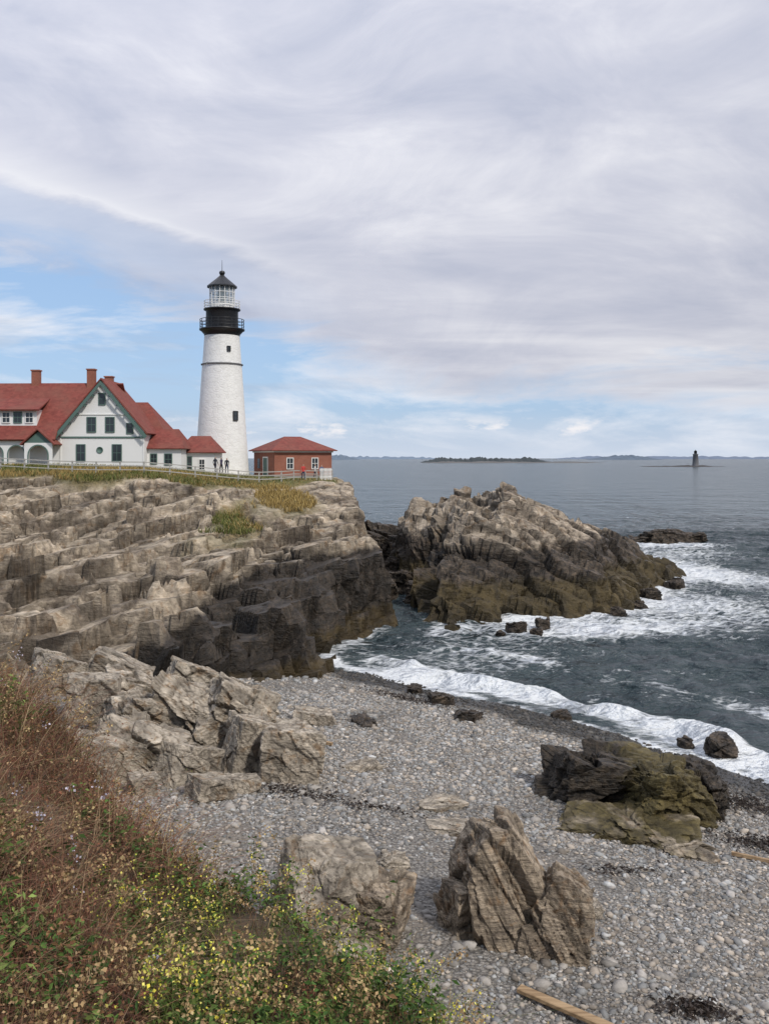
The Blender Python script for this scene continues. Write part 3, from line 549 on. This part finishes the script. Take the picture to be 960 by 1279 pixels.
def window(par,x,y,z,w,h,nm='window',mx=1,my=2,fm=None):
    fm=fm or m_white
    f=.09
    box(nm+'_glass',par,(x-w/2,y-.03,z),(x+w/2,y+.04,z+h),m_glass)
    box(nm+'_l',par,(x-w/2-f,y-.08,z-f),(x-w/2,y+.05,z+h+f),fm); box(nm+'_r',par,(x+w/2,y-.08,z-f),(x+w/2+f,y+.05,z+h+f),fm)
    box(nm+'_t',par,(x-w/2,y-.08,z+h),(x+w/2,y+.05,z+h+f),fm); box(nm+'_b',par,(x-w/2,y-.11,z-f),(x+w/2,y+.05,z),fm)
    for k in range(1,my): box(nm+'_m',par,(x-w/2,y-.05,z+h*k/my-.025),(x+w/2,y+.0,z+h*k/my+.025),fm)
    for k in range(1,mx+1): box(nm+'_v',par,(x-w/2+w*k/(mx+1)-.02,y-.045,z),(x-w/2+w*k/(mx+1)+.02,y-.002,z+h),fm)
# ------------------------------------------------------------ keeper's house
hs_=empty('keepers_house',(-30.5,100,11.1))
box('main_walls',hs_,(-20,0.01,-1.5),(-4.51,9,3.2),m_clap)
poly('main_roof',hs_,[(-20.5,-1.5,2.8),(-4.6,-1.5,2.8),(-4.6,-.4,3.99),(0,4.5,9.3),(-20.5,4.5,9.3),(1,4.5,9.3),(1,10.5,2.8),(-20.5,10.5,2.8)],[(0,1,2,3,4),(4,5,6,7)],m_roof,.2)
box('foundation',hs_,(-4.5,-.05,-1.5),(4.55,6,-.02),m_stone)
poly('gable_walls',hs_,[(-4.5,0,0),(4.5,0,0),(4.5,0,4.0),(0,0,9.3),(-4.5,0,4.0),(-4.5,6,0),(4.5,6,0),(4.5,6,4.0),(0,6,9.3),(-4.5,6,4.0)],[(0,1,2,3,4),(1,6,7,2),(0,4,9,5),(5,9,8,7,6)],m_clap)
sl=5.3/4.5
poly('gable_roof',hs_,[(-5.0,-.55,4.1-.5*sl),(0,-.55,9.45),(5.0,-.55,4.1-.5*sl),(-5.0,6.5,4.1-.5*sl),(0,6.5,9.45),(5.0,6.5,4.1-.5*sl)],[(0,1,4,3),(1,2,5,4)],m_roof,.16)
for s in (-1,1):
    poly('rake_trim',hs_,[(s*5.0,-.66,3.85-.5*sl),(0,-.66,9.2),(0,-.66,8.75),(s*4.75,-.66,3.5-.45*sl)],[(0,1,2,3)],m_green,.08)
    for k in range(5): 
        xx=s*(.9+k*.85); box('bracket',hs_,(xx-.06,-.6,8.9-abs(xx)*sl-.35),(xx+.06,-.02,8.9-abs(xx)*sl-.1),m_green)
box('belt_trim',hs_,(-4.55,-.09,3.05),(4.55,-.003,3.22),m_green); box('belt_trim',hs_,(-3.1,-.08,5.55),(3.1,-.003,5.68),m_white)
window(hs_,-1.15,0,3.75,.85,1.5,fm=m_green); window(hs_,.85,0,3.75,.85,1.5,fm=m_green); window(hs_,0,0,6.7,.6,1.15,fm=m_green,mx=0)
window(hs_,3.0,0,3.6,.6,1.0,fm=m_green,mx=0)
window(hs_,-2.3,0,.6,.85,1.7,fm=m_green); window(hs_,1.6,0,.6,.9,1.7,fm=m_green)
box('corner_board',hs_,(4.42,-.06,0),(4.56,.1,3.9),m_white); box('corner_board',hs_,(-4.56,-.06,0),(-4.42,.1,3.9),m_white)
o=lathe('round_window',hs_,[(.36,0),(.36,.06),(.28,.06),(.28,.03),(0.001,.03)],m_green,24); o.rotation_euler=(math.pi/2,0,0); o.location=(-.25,-.01,1.75)
box('wing_walls',hs_,(1,5.2,-1),(5.1,10,4.0),m_clap)
poly('wing_roof',hs_,[(-1,4.6,3.9),(5.6,4.6,3.9),(5.6,10.6,3.9),(-1,10.6,3.9),(-1,7.6,7.3),(3.0,7.6,7.3)],[(0,1,5,4),(1,2,5),(2,3,4,5)],m_roof,.15)
box('dormer_wall',hs_,(-18,-.15,4.0),(-7,2.6,6.15),m_clap)
poly('dormer_roof',hs_,[(-18.4,-.7,6.05),(-6.6,-.7,6.05),(-6.6,3.4,7.7),(-18.4,3.4,7.7)],[(0,1,2,3)],m_roof,.16)
for k in range(8): window(hs_,-7.8-k*1.25,-.15,4.75,.75,1.05,fm=m_green if k%2 else m_white)
def arch_wall(nm,par,x0,x1,y,z0,z1,r,zc,mat,mat2):
    cx=(x0+x1)/2; pts=[(cx-r,z0)]+[(cx-r*math.cos(a),zc+r*math.sin(a)) for a in np.linspace(0,math.pi,13)]+[(cx+r,z0)]
    out=[(x0,z0)]+[(x0+(x1-x0)*k/12,z1) for k in range(13)]+[(x1,z0)]
    vs=[];n=len(pts)
    for q in out+pts: vs.append((q[0],y,q[1]))
    fs=[(k,k+1,n+k+1,n+k) for k in range(n-1)]
    poly(nm,par,vs,fs,mat,.16)
    ring=[]
    for p_ in pts: ring.append((p_[0],y-.1,p_[1]))
    for p_ in pts: ring.append((cx+(p_[0]-cx)*1.13,y-.1,zc+(p_[1]-zc)*1.13 if p_[1]>z0 else z0))
    poly(nm+'_trim',par,ring,[(k,k+1,n+k+1,n+k) for k in range(n-1)],mat2,.05)
for k in range(5): arch_wall('porch_arch',hs_,-7.7-2.3*(k+1)-.0,-7.7-2.3*k,-1.0,0,2.75,.85,1.35,m_clap,m_green)
box('porch_floor',hs_,(-20,-1.1,-1.5),(-4.6,-.003,0),m_stone)
arch_wall('entry_arch',hs_,-7.65,-4.7,-1.9,0,2.5,1.0,1.2,m_clap,m_green)
poly('entry_gable',hs_,[(-7.6,-1.9,2.5),(-6.17,-1.9,3.7),(-4.75,-1.9,2.5)],[(0,1,2)],m_green,.12)
poly('entry_roof',hs_,[(-8.0,-2.3,2.3),(-6.17,-2.3,3.95),(-4.35,-2.3,2.3),(-8.0,.6,2.3),(-6.17,.6,3.95),(-4.35,.6,2.3)],[(0,1,4,3),(1,2,5,4)],m_roof,.14)
for (cx,cy,zt) in ((-8.8,4.5,10.7),(-2.5,4.3,10.8),(-.6,4.6,10.0)):
    box('chimney',hs_,(cx-.42,cy-.4,8.4),(cx+.42,cy+.4,zt),m_brick); box('chimney_cap',hs_,(cx-.5,cy-.48,zt),(cx+.5,cy+.48,zt+.14),m_brick)
def hipb(nm,loc,rz,w,dp,h,rh,ridge,wall,par=None,ov=.4,found=1.5,trim=None):
    e=empty(nm,loc,rz) if par is None else par
    box('walls',e,(0,0,-found),(w,dp,h),wall)
    if trim: box('cornice',e,(-.15,-.15,h-.22),(w+.15,dp+.15,h+.0),trim)
    c=dp/2; a=(w-ridge)/2
    poly('roof',e,[(-ov,-ov,h+.003),(w+ov,-ov,h+.003),(w+ov,dp+ov,h+.003),(-ov,dp+ov,h+.003),(a,c,h+rh),(w-a,c,h+rh)],[(0,1,5,4),(1,2,5),(2,3,4,5),(3,0,4)],m_roof,.1)
    return e
e=hipb('white_annex',(-26.2,101.5,10.9),0,3.9,5,2.1,2.2,2.3,m_clap)
window(e,.9,0,.5,.6,1.0,fm=m_green); window(e,2.5,0,.4,.7,1.1,fm=m_green)
e=hipb('white_annex',(-23.2,104.5,10.4),0,4.0,5,2.2,1.9,2.2,m_clap)
window(e,1.0,0,.3,.8,1.4,fm=m_green); window(e,2.6,0,.3,.55,1.1,fm=m_white)
e=hipb('brick_oil_house',(-13.3,112,9.6),math.radians(28),7.6,7.2,3.3,1.75,2.2,m_brick,ov=.55,trim=m_white)
window(e,2.0,0,1.1,.75,1.25); window(e,5.3,0,1.1,.75,1.25)
box('plinth',e,(-.06,-.06,-1.5),(7.66,7.26,.25),m_stone)
box('door',e,(-.09,2.2,.0),(-.003,3.6,2.4),m_green); box('door_frame',e,(-.12,2.05,0),(-.004,2.2,2.55),m_white); box('door_frame',e,(-.12,3.6,0),(-.004,3.75,2.55),m_white); box('door_lintel',e,(-.12,2.2,2.4),(-.004,3.6,2.55),m_white)
box('side_window',e,(-.05,5.0,1.1),(-.003,5.8,2.3),m_glass)
# ------------------------------------------------------------ lighthouse
t=empty('lighthouse',(-20.0,114,10.0))
prof=[(3.45,-2),(3.35,0)]+[(3.28-(3.28-2.42)*k/8*1.0,.3+13.0*k/8) for k in range(9)]
lathe('lower_tower',t,prof+[(2.42,13.4)],m_towb,64)
lathe('belt_course',t,[(2.42,13.4),(2.56,13.42),(2.57,13.54),(2.38,13.60)],m_dgrey,64)
lathe('upper_tower',t,[(2.38,13.55),(2.15,17.0),(2.15,17.05)],m_towb,64)
lathe('gallery_corbel',t,[(2.16,17.0),(2.2,17.2),(2.55,17.6),(2.75,17.7),(2.78,17.85),(1.9,17.87)],m_blk,64)
lathe('watch_room',t,[(1.98,17.86),(1.96,20.0),(2.05,20.1),(2.25,20.2),(2.25,20.32),(1.4,20.33)],m_blk,48)
lathe('lantern_base',t,[(1.55,20.3),(1.55,20.9),(1.45,20.92)],m_white,16,False)
m_lg,nt,b=newmat('lantern_glass'); setc(nt,b,'Base Color',(.30,.36,.40)); setc(nt,b,'Roughness',.08); b.inputs['Alpha'].default_value=.45
lathe('lantern_glazing',t,[(1.5,20.9),(1.5,23.0)],m_lg,16,False)
lathe('lens',t,[(.05,20.9),(.45,21.1),(.6,21.8),(.5,22.5),(.05,22.7)],simple('lens_glass',(.5,.55,.52),.15),20)
def rail(nm,par,r,z0,h,nb,mat,nr=3,th=.03):
    for k in range(nb):
        a=6.28318*k/nb; box(nm+'_post',par,(r*math.cos(a)-th,r*math.sin(a)-th,z0),(r*math.cos(a)+th,r*math.sin(a)+th,z0+h),mat)
    for j in range(nr):
        z=z0+h*(j+1)/nr; lathe(nm+'_ring',par,[(r-th,z-th),(r+th,z-th),(r+th,z+th),(r-th,z+th),(r-th,z-th)],mat,40)
rail('lower_rail',t,2.68,17.85,1.15,20,m_blk); rail('upper_rail',t,2.16,20.32,.95,16,m_white)
for k in range(16):
    a=6.28318*k/16; box('mullion',t,(1.53*math.cos(a)-.035,1.53*math.sin(a)-.035,20.9),(1.53*math.cos(a)+.035,1.53*math.sin(a)+.035,23.0),m_white)
for z in (21.6,22.3): lathe('glazing_bar',t,[(1.5,z),(1.56,z),(1.56,z+.06),(1.5,z+.06)],m_white,16,False)
lathe('lantern_roof',t,[(1.5,23.0),(1.85,23.0),(1.85,23.14),(1.3,23.6),(.7,24.1),(.32,24.45),(.25,24.55)],m_blk,16,False)
lathe('vent_ball',t,[(.0,24.5),(.25,24.55),(.38,24.8),(.3,25.02),(.0,25.1)],m_blk,20); lathe('lightning_rod',t,[(.04,25),(.02,26.4)],m_blk,8)
for (ang,z,rr) in ((math.radians(-47),6.6,2.9),(math.radians(-60),15.0,2.3)):
    we=bpy.data.objects.new('tower_window',None); link(we,t); we.location=(rr*math.cos(ang),rr*math.sin(ang),z); we.rotation_euler=(0,0,ang+math.pi/2)
    if z<10: window(we,0,-.03,0,.5,1.0,'tw',0,2,m_blk)
    else: window(we,0,-.03,0,.3,.5,'tw',0,1,m_blk)
t2=empty('distant_lighthouse',(424,1262,1.5)); m_gr=simple('granite',(.16,.16,.17),.9)
lathe('granite_tower',t2,[(4.6,-2),(4.3,0),(3.3,15.0),(3.9,15.3),(3.9,15.9),(2.6,16)],m_gr,24); lathe('lantern',t2,[(2.0,16),(2.0,19.2),(2.3,19.3),(0.3,21.2),(.05,22)],m_blk,16)
# ------------------------------------------------------------ fence
def hz(x,y): return float(head_base(np.array([x],np.float32),np.array([y],np.float32))[0])
fe=empty('wooden_fence',(0,0,0))
def beam(nm,par,a,bb,w,h,mat):
    a=Vector(a);bb=Vector(bb);d=bb-a;L=d.length
    me=bpy.data.meshes.new(nm); bm=bmesh.new(); bmesh.ops.create_cube(bm,size=1)
    for v in bm.verts: v.co=Vector((v.co.x*L,v.co.y*w,v.co.z*h))
    bm.to_mesh(me); bm.free(); me.materials.append(mat); o=link(bpy.data.objects.new(nm,me),par); o.location=(a+bb)/2; o.rotation_euler=d.to_track_quat('X','Z').to_euler(); return o
path=[(-47,89),(-36.7,88.5),(-23,88.5),(-18.5,90.5),(-12.8,94.5),(-10.8,97),(-7.6,104),(-6.2,110)]
pp=[]
for a,bb in zip(path[:-1],path[1:]):
    L=math.hypot(bb[0]-a[0],bb[1]-a[1]); n=max(1,round(L/2.2))
    for k in range(n): pp.append((a[0]+(bb[0]-a[0])*k/n,a[1]+(bb[1]-a[1])*k/n))
pp.append(path[-1]); pz=[hz(*q)-.05 for q in pp]
for q,z in zip(pp,pz): box('post',fe,(q[0]-.06,q[1]-.06,z-.8),(q[0]+.06,q[1]+.06,z+1.15),m_wood)
for k in range(len(pp)-1):
    for hh_ in (.35,.72,1.08): beam('rail',fe,(pp[k][0],pp[k][1]-.08,pz[k]+hh_),(pp[k+1][0],pp[k+1][1]-.08,pz[k+1]+hh_),.04,.09,m_wood)
ge=empty('white_gate',(-7.2,104,hz(-7.2,104)),.9)
for k in range(9): box('picket',ge,(k*.22,0,0),(k*.22+.1,.04,1.35),m_white)
for z in (.3,1.1): box('gate_rail',ge,(-.05,.045,z),(2.0,.09,z+.1),m_white)
# ------------------------------------------------------------ people
def person(loc,rz,shirt,pants,hair,stride=.12,arm=.1):
    sk={'pel':(0,0,.95,.13),'wai':(0,0,1.08,.12),'che':(0,0,1.32,.15),'nec':(0,0,1.50,.055),'hd0':(0,-.01,1.60,.085),'hd1':(0,-.01,1.70,.09),'nos':(0,-.10,1.64,.015)}
    ed=[('pel','wai'),('wai','che'),('che','nec'),('nec','hd0'),('hd0','hd1'),('hd0','nos')]
    for s,t_ in ((-1,'l'),(1,'r')):
        f=s*stride
        sk.update({t_+'hip':(s*.10,0,.88,.095),t_+'kne':(s*.11,-f*.7-.02,.50,.065),t_+'ank':(s*.11,-f,.09,.045),t_+'toe':(s*.12,-f-.17,.04,.04),
          t_+'sho':(s*.19,0,1.42,.06),t_+'elb':(s*.25,f*.6,1.14,.045),t_+'wri':(s*.25,f*1.0-arm,.90,.03),t_+'pal':(s*.25,f*1.0-arm-.02,.83,.03)})
        ed+=[('pel',t_+'hip'),(t_+'hip',t_+'kne'),(t_+'kne',t_+'ank'),(t_+'ank',t_+'toe'),('che',t_+'sho'),(t_+'sho',t_+'elb'),(t_+'elb',t_+'wri'),(t_+'wri',t_+'pal')]
        for j,(ox,L) in enumerate(((-.03,.085),(-.01,.1),(.012,.095),(.032,.075))):
            sk[t_+'f%d'%j]=(s*.25,f-arm-.02+ox,.83-L,.009); ed.append((t_+'pal',t_+'f%d'%j))
        sk[t_+'th']=(s*.22,f-arm-.07,.80,.010); ed.append((t_+'wri',t_+'th'))
    ks=list(sk); me=bpy.data.meshes.new('person'); me.from_pydata([sk[k][:3] for k in ks],[(ks.index(a),ks.index(b_)) for a,b_ in ed],[])
    o=bpy.data.objects.new('person',me); scene.collection.objects.link(o)
    o.modifiers.new('sk','SKIN'); 
    for i,k in enumerate(ks): me.skin_vertices[0].data[i].radius=(sk[k][3],sk[k][3]*(.75 if k in('pel','wai','che') else 1)); me.skin_vertices[0].data[i].use_root=(k=='pel')
    md=o.modifiers.new('ss','SUBSURF'); md.levels=1; md.render_levels=1
    dg=bpy.context.evaluated_depsgraph_get(); nm=bpy.data.meshes.new_from_object(o.evaluated_get(dg)); o.modifiers.clear(); o.data=nm
    ms=[simple('skin',(.45,.28,.2),.6),simple('shirt',shirt,.9),simple('trousers',pants,.9),simple('hair',hair,.8),simple('shoes',(.03,.03,.03),.6)]
    nm.materials.clear()
    for q in ms: nm.materials.append(q)
    for q in nm.polygons:
        c_=q.center; i=1
        if c_.z<.1: i=4
        elif abs(c_.x)>.17 and c_.z<.95: i=0
        elif c_.z<.95: i=2
        elif c_.z>1.5: i=3 if (c_.z>1.70 or c_.y>.02) else 0
        q.material_index=i; q.use_smooth=True
    o.location=loc; o.rotation_euler=(0,0,rz); return o
for (xx,yy,rz,sh,pa,ha) in ((-18.5,101.2,2.5,(.03,.035,.05),(.03,.03,.045),(.04,.03,.02)),(-17.9,101.6,-2.0,(.06,.05,.09),(.02,.025,.04),(.05,.03,.02)),(-17.2,101.0,.4,(.02,.02,.03),(.04,.05,.09),(.1,.06,.03)),
    (-8.8,100.4,.3,(.55,.06,.05),(.03,.04,.08),(.05,.03,.02)),(-7.9,105.5,1.2,(.5,.5,.5),(.05,.05,.08),(.05,.03,.02)),(-7.1,104.6,.2,(.10,.12,.2),(.03,.03,.04),(.2,.12,.05))):
    person((xx,yy,hz(xx,yy)+.02),rz,sh,pa,ha)
# ------------------------------------------------------------ driftwood
m_drift,nt,b=newmat('driftwood_timber'); p=POS(nt); g_=NO(nt,MAPR(nt,p,(0,0,.65),(1,14,14)),1.0,6); setc(nt,b,'Base Color',RP(nt,g_,[(.35,(.22,.14,.075)),(.65,(.44,.31,.18))])); setc(nt,b,'Roughness',.85)
a=(2.45,16.9,bz1(2.45,16.9)+.13); bb=(4.8,15.2,bz1(4.8,15.2)+.10)
o=beam('driftwood_plank',None,a,bb,.19,.09,m_drift); md=o.modifiers.new('b','BEVEL'); md.width=.015
o=beam('driftwood_log',None,(9.6,25.6,bz1(9.6,25.6)+.08),(11.0,24.9,bz1(11,24.9)+.08),.09,.09,m_drift)
o=beam('driftwood_log',None,(-3.2,34.2,bz1(-3.2,34.2)+.1),(-1.9,33.6,bz1(-1.9,33.6)+.1),.12,.10,m_drift)
m_wrack=simple('wrack',(.035,.024,.018),.6,.4,3)
parts=[]
for (cx,cy,rx,ry,k,a) in ((-2.6,27.5,2.2,.7,400,-.3),(5.7,16.9,.7,.35,400,0),(11.2,26.6,1.6,.7,900,-.2),(-.5,26.5,1.6,.4,160,-.2),(12,31,1.6,1.0,900,-.8),(1,44,2.5,.6,500,-.8),(6,23.5,1.2,.3,120,.2)):
    u=rng.normal(0,.5,k)*rx; v_=rng.normal(0,.5,k)*ry; x=cx+u*math.cos(a)-v_*math.sin(a); y=cy+u*math.sin(a)+v_*math.cos(a); z=beach_h(x,y)+.06+rng.uniform(0,.08,k)
    dr=rng.normal(0,1,(k,3)); dr[:,2]*=.25; parts.append(leaves(np.stack([x,y,z],1),dr,rng.uniform(.06,.18,k),np.full((k,3),.03)))
a=merge(parts); mesh_np('seaweed_wrack',*a[:2],m_wrack,{},False,a[2])
# ------------------------------------------------------------ world
wd=bpy.data.worlds.new('World'); scene.world=wd; wd.use_nodes=True; nt=wd.node_tree; bg=[n for n in nt.nodes if n.type=='BACKGROUND'][0]
SE,SR=math.radians(44),math.radians(140)
sky=N(nt,'ShaderNodeTexSky',sky_type='NISHITA',sun_disc=False,sun_elevation=SE,sun_rotation=SR)
g=nt.nodes.new('ShaderNodeTexCoord').outputs['Generated']; sp=N(nt,'ShaderNodeSeparateXYZ',{0:g}); sx,sy,sz=sp.outputs
az=M(nt,'ARCTAN2',sx,sy); den=M(nt,'ADD',M(nt,'MAXIMUM',sz,0.0),.10)
pl=N(nt,'ShaderNodeCombineXYZ',{0:M(nt,'DIVIDE',sx,den),1:M(nt,'DIVIDE',sy,den)}).outputs[0]
plr=MAPR(nt,pl,(0,0,.5),(.55,1.0,1.0))
n1=NO(nt,plr,.55,7,.55,.5); n2=NO(nt,plr,1.6,6,.6,.6); n3=NO(nt,VS(nt,g,(2.6,2.6,10)),1.6,8,.6,.5)
n4=NO(nt,VS(nt,g,(2.0,2.0,4.5)),2.2,8,.6,.7)
ccol=RP(nt,M(nt,'ADD',M(nt,'MULTIPLY',n1,.40),M(nt,'ADD',M(nt,'MULTIPLY',n2,.22),M(nt,'MULTIPLY',n4,.38))),[(.39,(.47,.51,.64)),(.50,(.64,.66,.76)),(.61,(.86,.865,.92))])
gr=M(nt,'ADD',M(nt,'MULTIPLY',sz,.48),M(nt,'MULTIPLY',az,-.14)); gr=M(nt,'ADD',gr,.87)
ccol=MX(nt,1.0,ccol,GREY(nt,gr),'MULTIPLY')
bd=M(nt,'ADD',M(nt,'MULTIPLY',az,-.25),.108); bd=M(nt,'MAXIMUM',bd,.082)
cov=M(nt,'ADD',M(nt,'SUBTRACT',sz,bd),M(nt,'MULTIPLY_ADD',n3,.20,-.10))
cov=RP(nt,M(nt,'MULTIPLY_ADD',cov,11.0,.5),[(.2,0.0),(.75,1.0)])
low=MX(nt,.6,VS(nt,sky.outputs[0],(.1,.1,.1)),(.40,.61,.96))
low=MX(nt,RP(nt,n3,[(.46,0.0),(.64,.9)]),low,(.86,.88,.94))
low=MX(nt,RP(nt,NO(nt,VS(nt,g,(2.0,2.0,16)),1.3,6,.55),[(.52,0.0),(.66,.7)]),low,(.44,.53,.67))
low=MX(nt,RP(nt,sz,[(0.0,.8),(.05,0.0)]),low,(.68,.74,.84))
cu=M(nt,'MULTIPLY',RP(nt,NO(nt,VS(nt,g,(7,7,20)),2.2,6,.6),[(.54,0.0),(.64,1.0)]),RP(nt,sz,[(.018,0.0),(.03,1.0),(.048,0.0)]))
low=MX(nt,cu,low,(.92,.90,.92))
skc=MX(nt,cov,low,ccol)
ln_=M(nt,'SUBTRACT',sz,M(nt,'MULTIPLY_ADD',M(nt,'ADD',az,.394),-.27,.285)); ln_=M(nt,'ADD',ln_,M(nt,'MULTIPLY_ADD',n4,.06,-.03))
azm=RP(nt,M(nt,'ADD',az,.6),[(.35,1.0),(.58,0.0)])
lb=M(nt,'MULTIPLY',RP(nt,M(nt,'MULTIPLY_ADD',ln_,6.0,.5),[(.05,0.0),(.22,.75),(.38,.6),(.45,0.0)]),azm)
skc=MX(nt,M(nt,'MULTIPLY',lb,.8),skc,(.52,.62,.80))
sk_=M(nt,'MULTIPLY',RP(nt,M(nt,'MULTIPLY_ADD',ln_,6.0,.5),[(.40,0.0),(.475,1.0),(.52,.6),(.66,0.0)]),azm)
skc=MX(nt,M(nt,'MULTIPLY',sk_,.75),skc,(.88,.89,.94))
nt.links.new(VS(nt,skc,(10,10,10)),bg.inputs[0]); bg.inputs[1].default_value=.1
# ------------------------------------------------------------ sun
L=bpy.data.lights.new('sun','SUN'); L.energy=2.7; L.angle=math.radians(5); L.color=(1,.94,.86); so=bpy.data.objects.new('sun',L); scene.collection.objects.link(so)
dv=Vector((math.sin(SR)*math.cos(SE),math.cos(SR)*math.cos(SE),math.sin(SE))); so.rotation_euler=dv.to_track_quat('Z','Y').to_euler(); so.location=dv*200
# ------------------------------------------------------------ camera
cam=bpy.data.cameras.new('camera'); co=bpy.data.objects.new('camera',cam); scene.collection.objects.link(co); co.location=(0,0,12); co.rotation_euler=(math.pi/2,0,0)
cam.sensor_fit='VERTICAL'; cam.sensor_height=36; cam.sensor_width=27; cam.lens=32.5; cam.shift_y=-.0528; cam.clip_start=.1; cam.clip_end=40000
scene.camera=co
scene.view_settings.view_transform='Standard'; scene.view_settings.look='None'; scene.view_settings.exposure=0
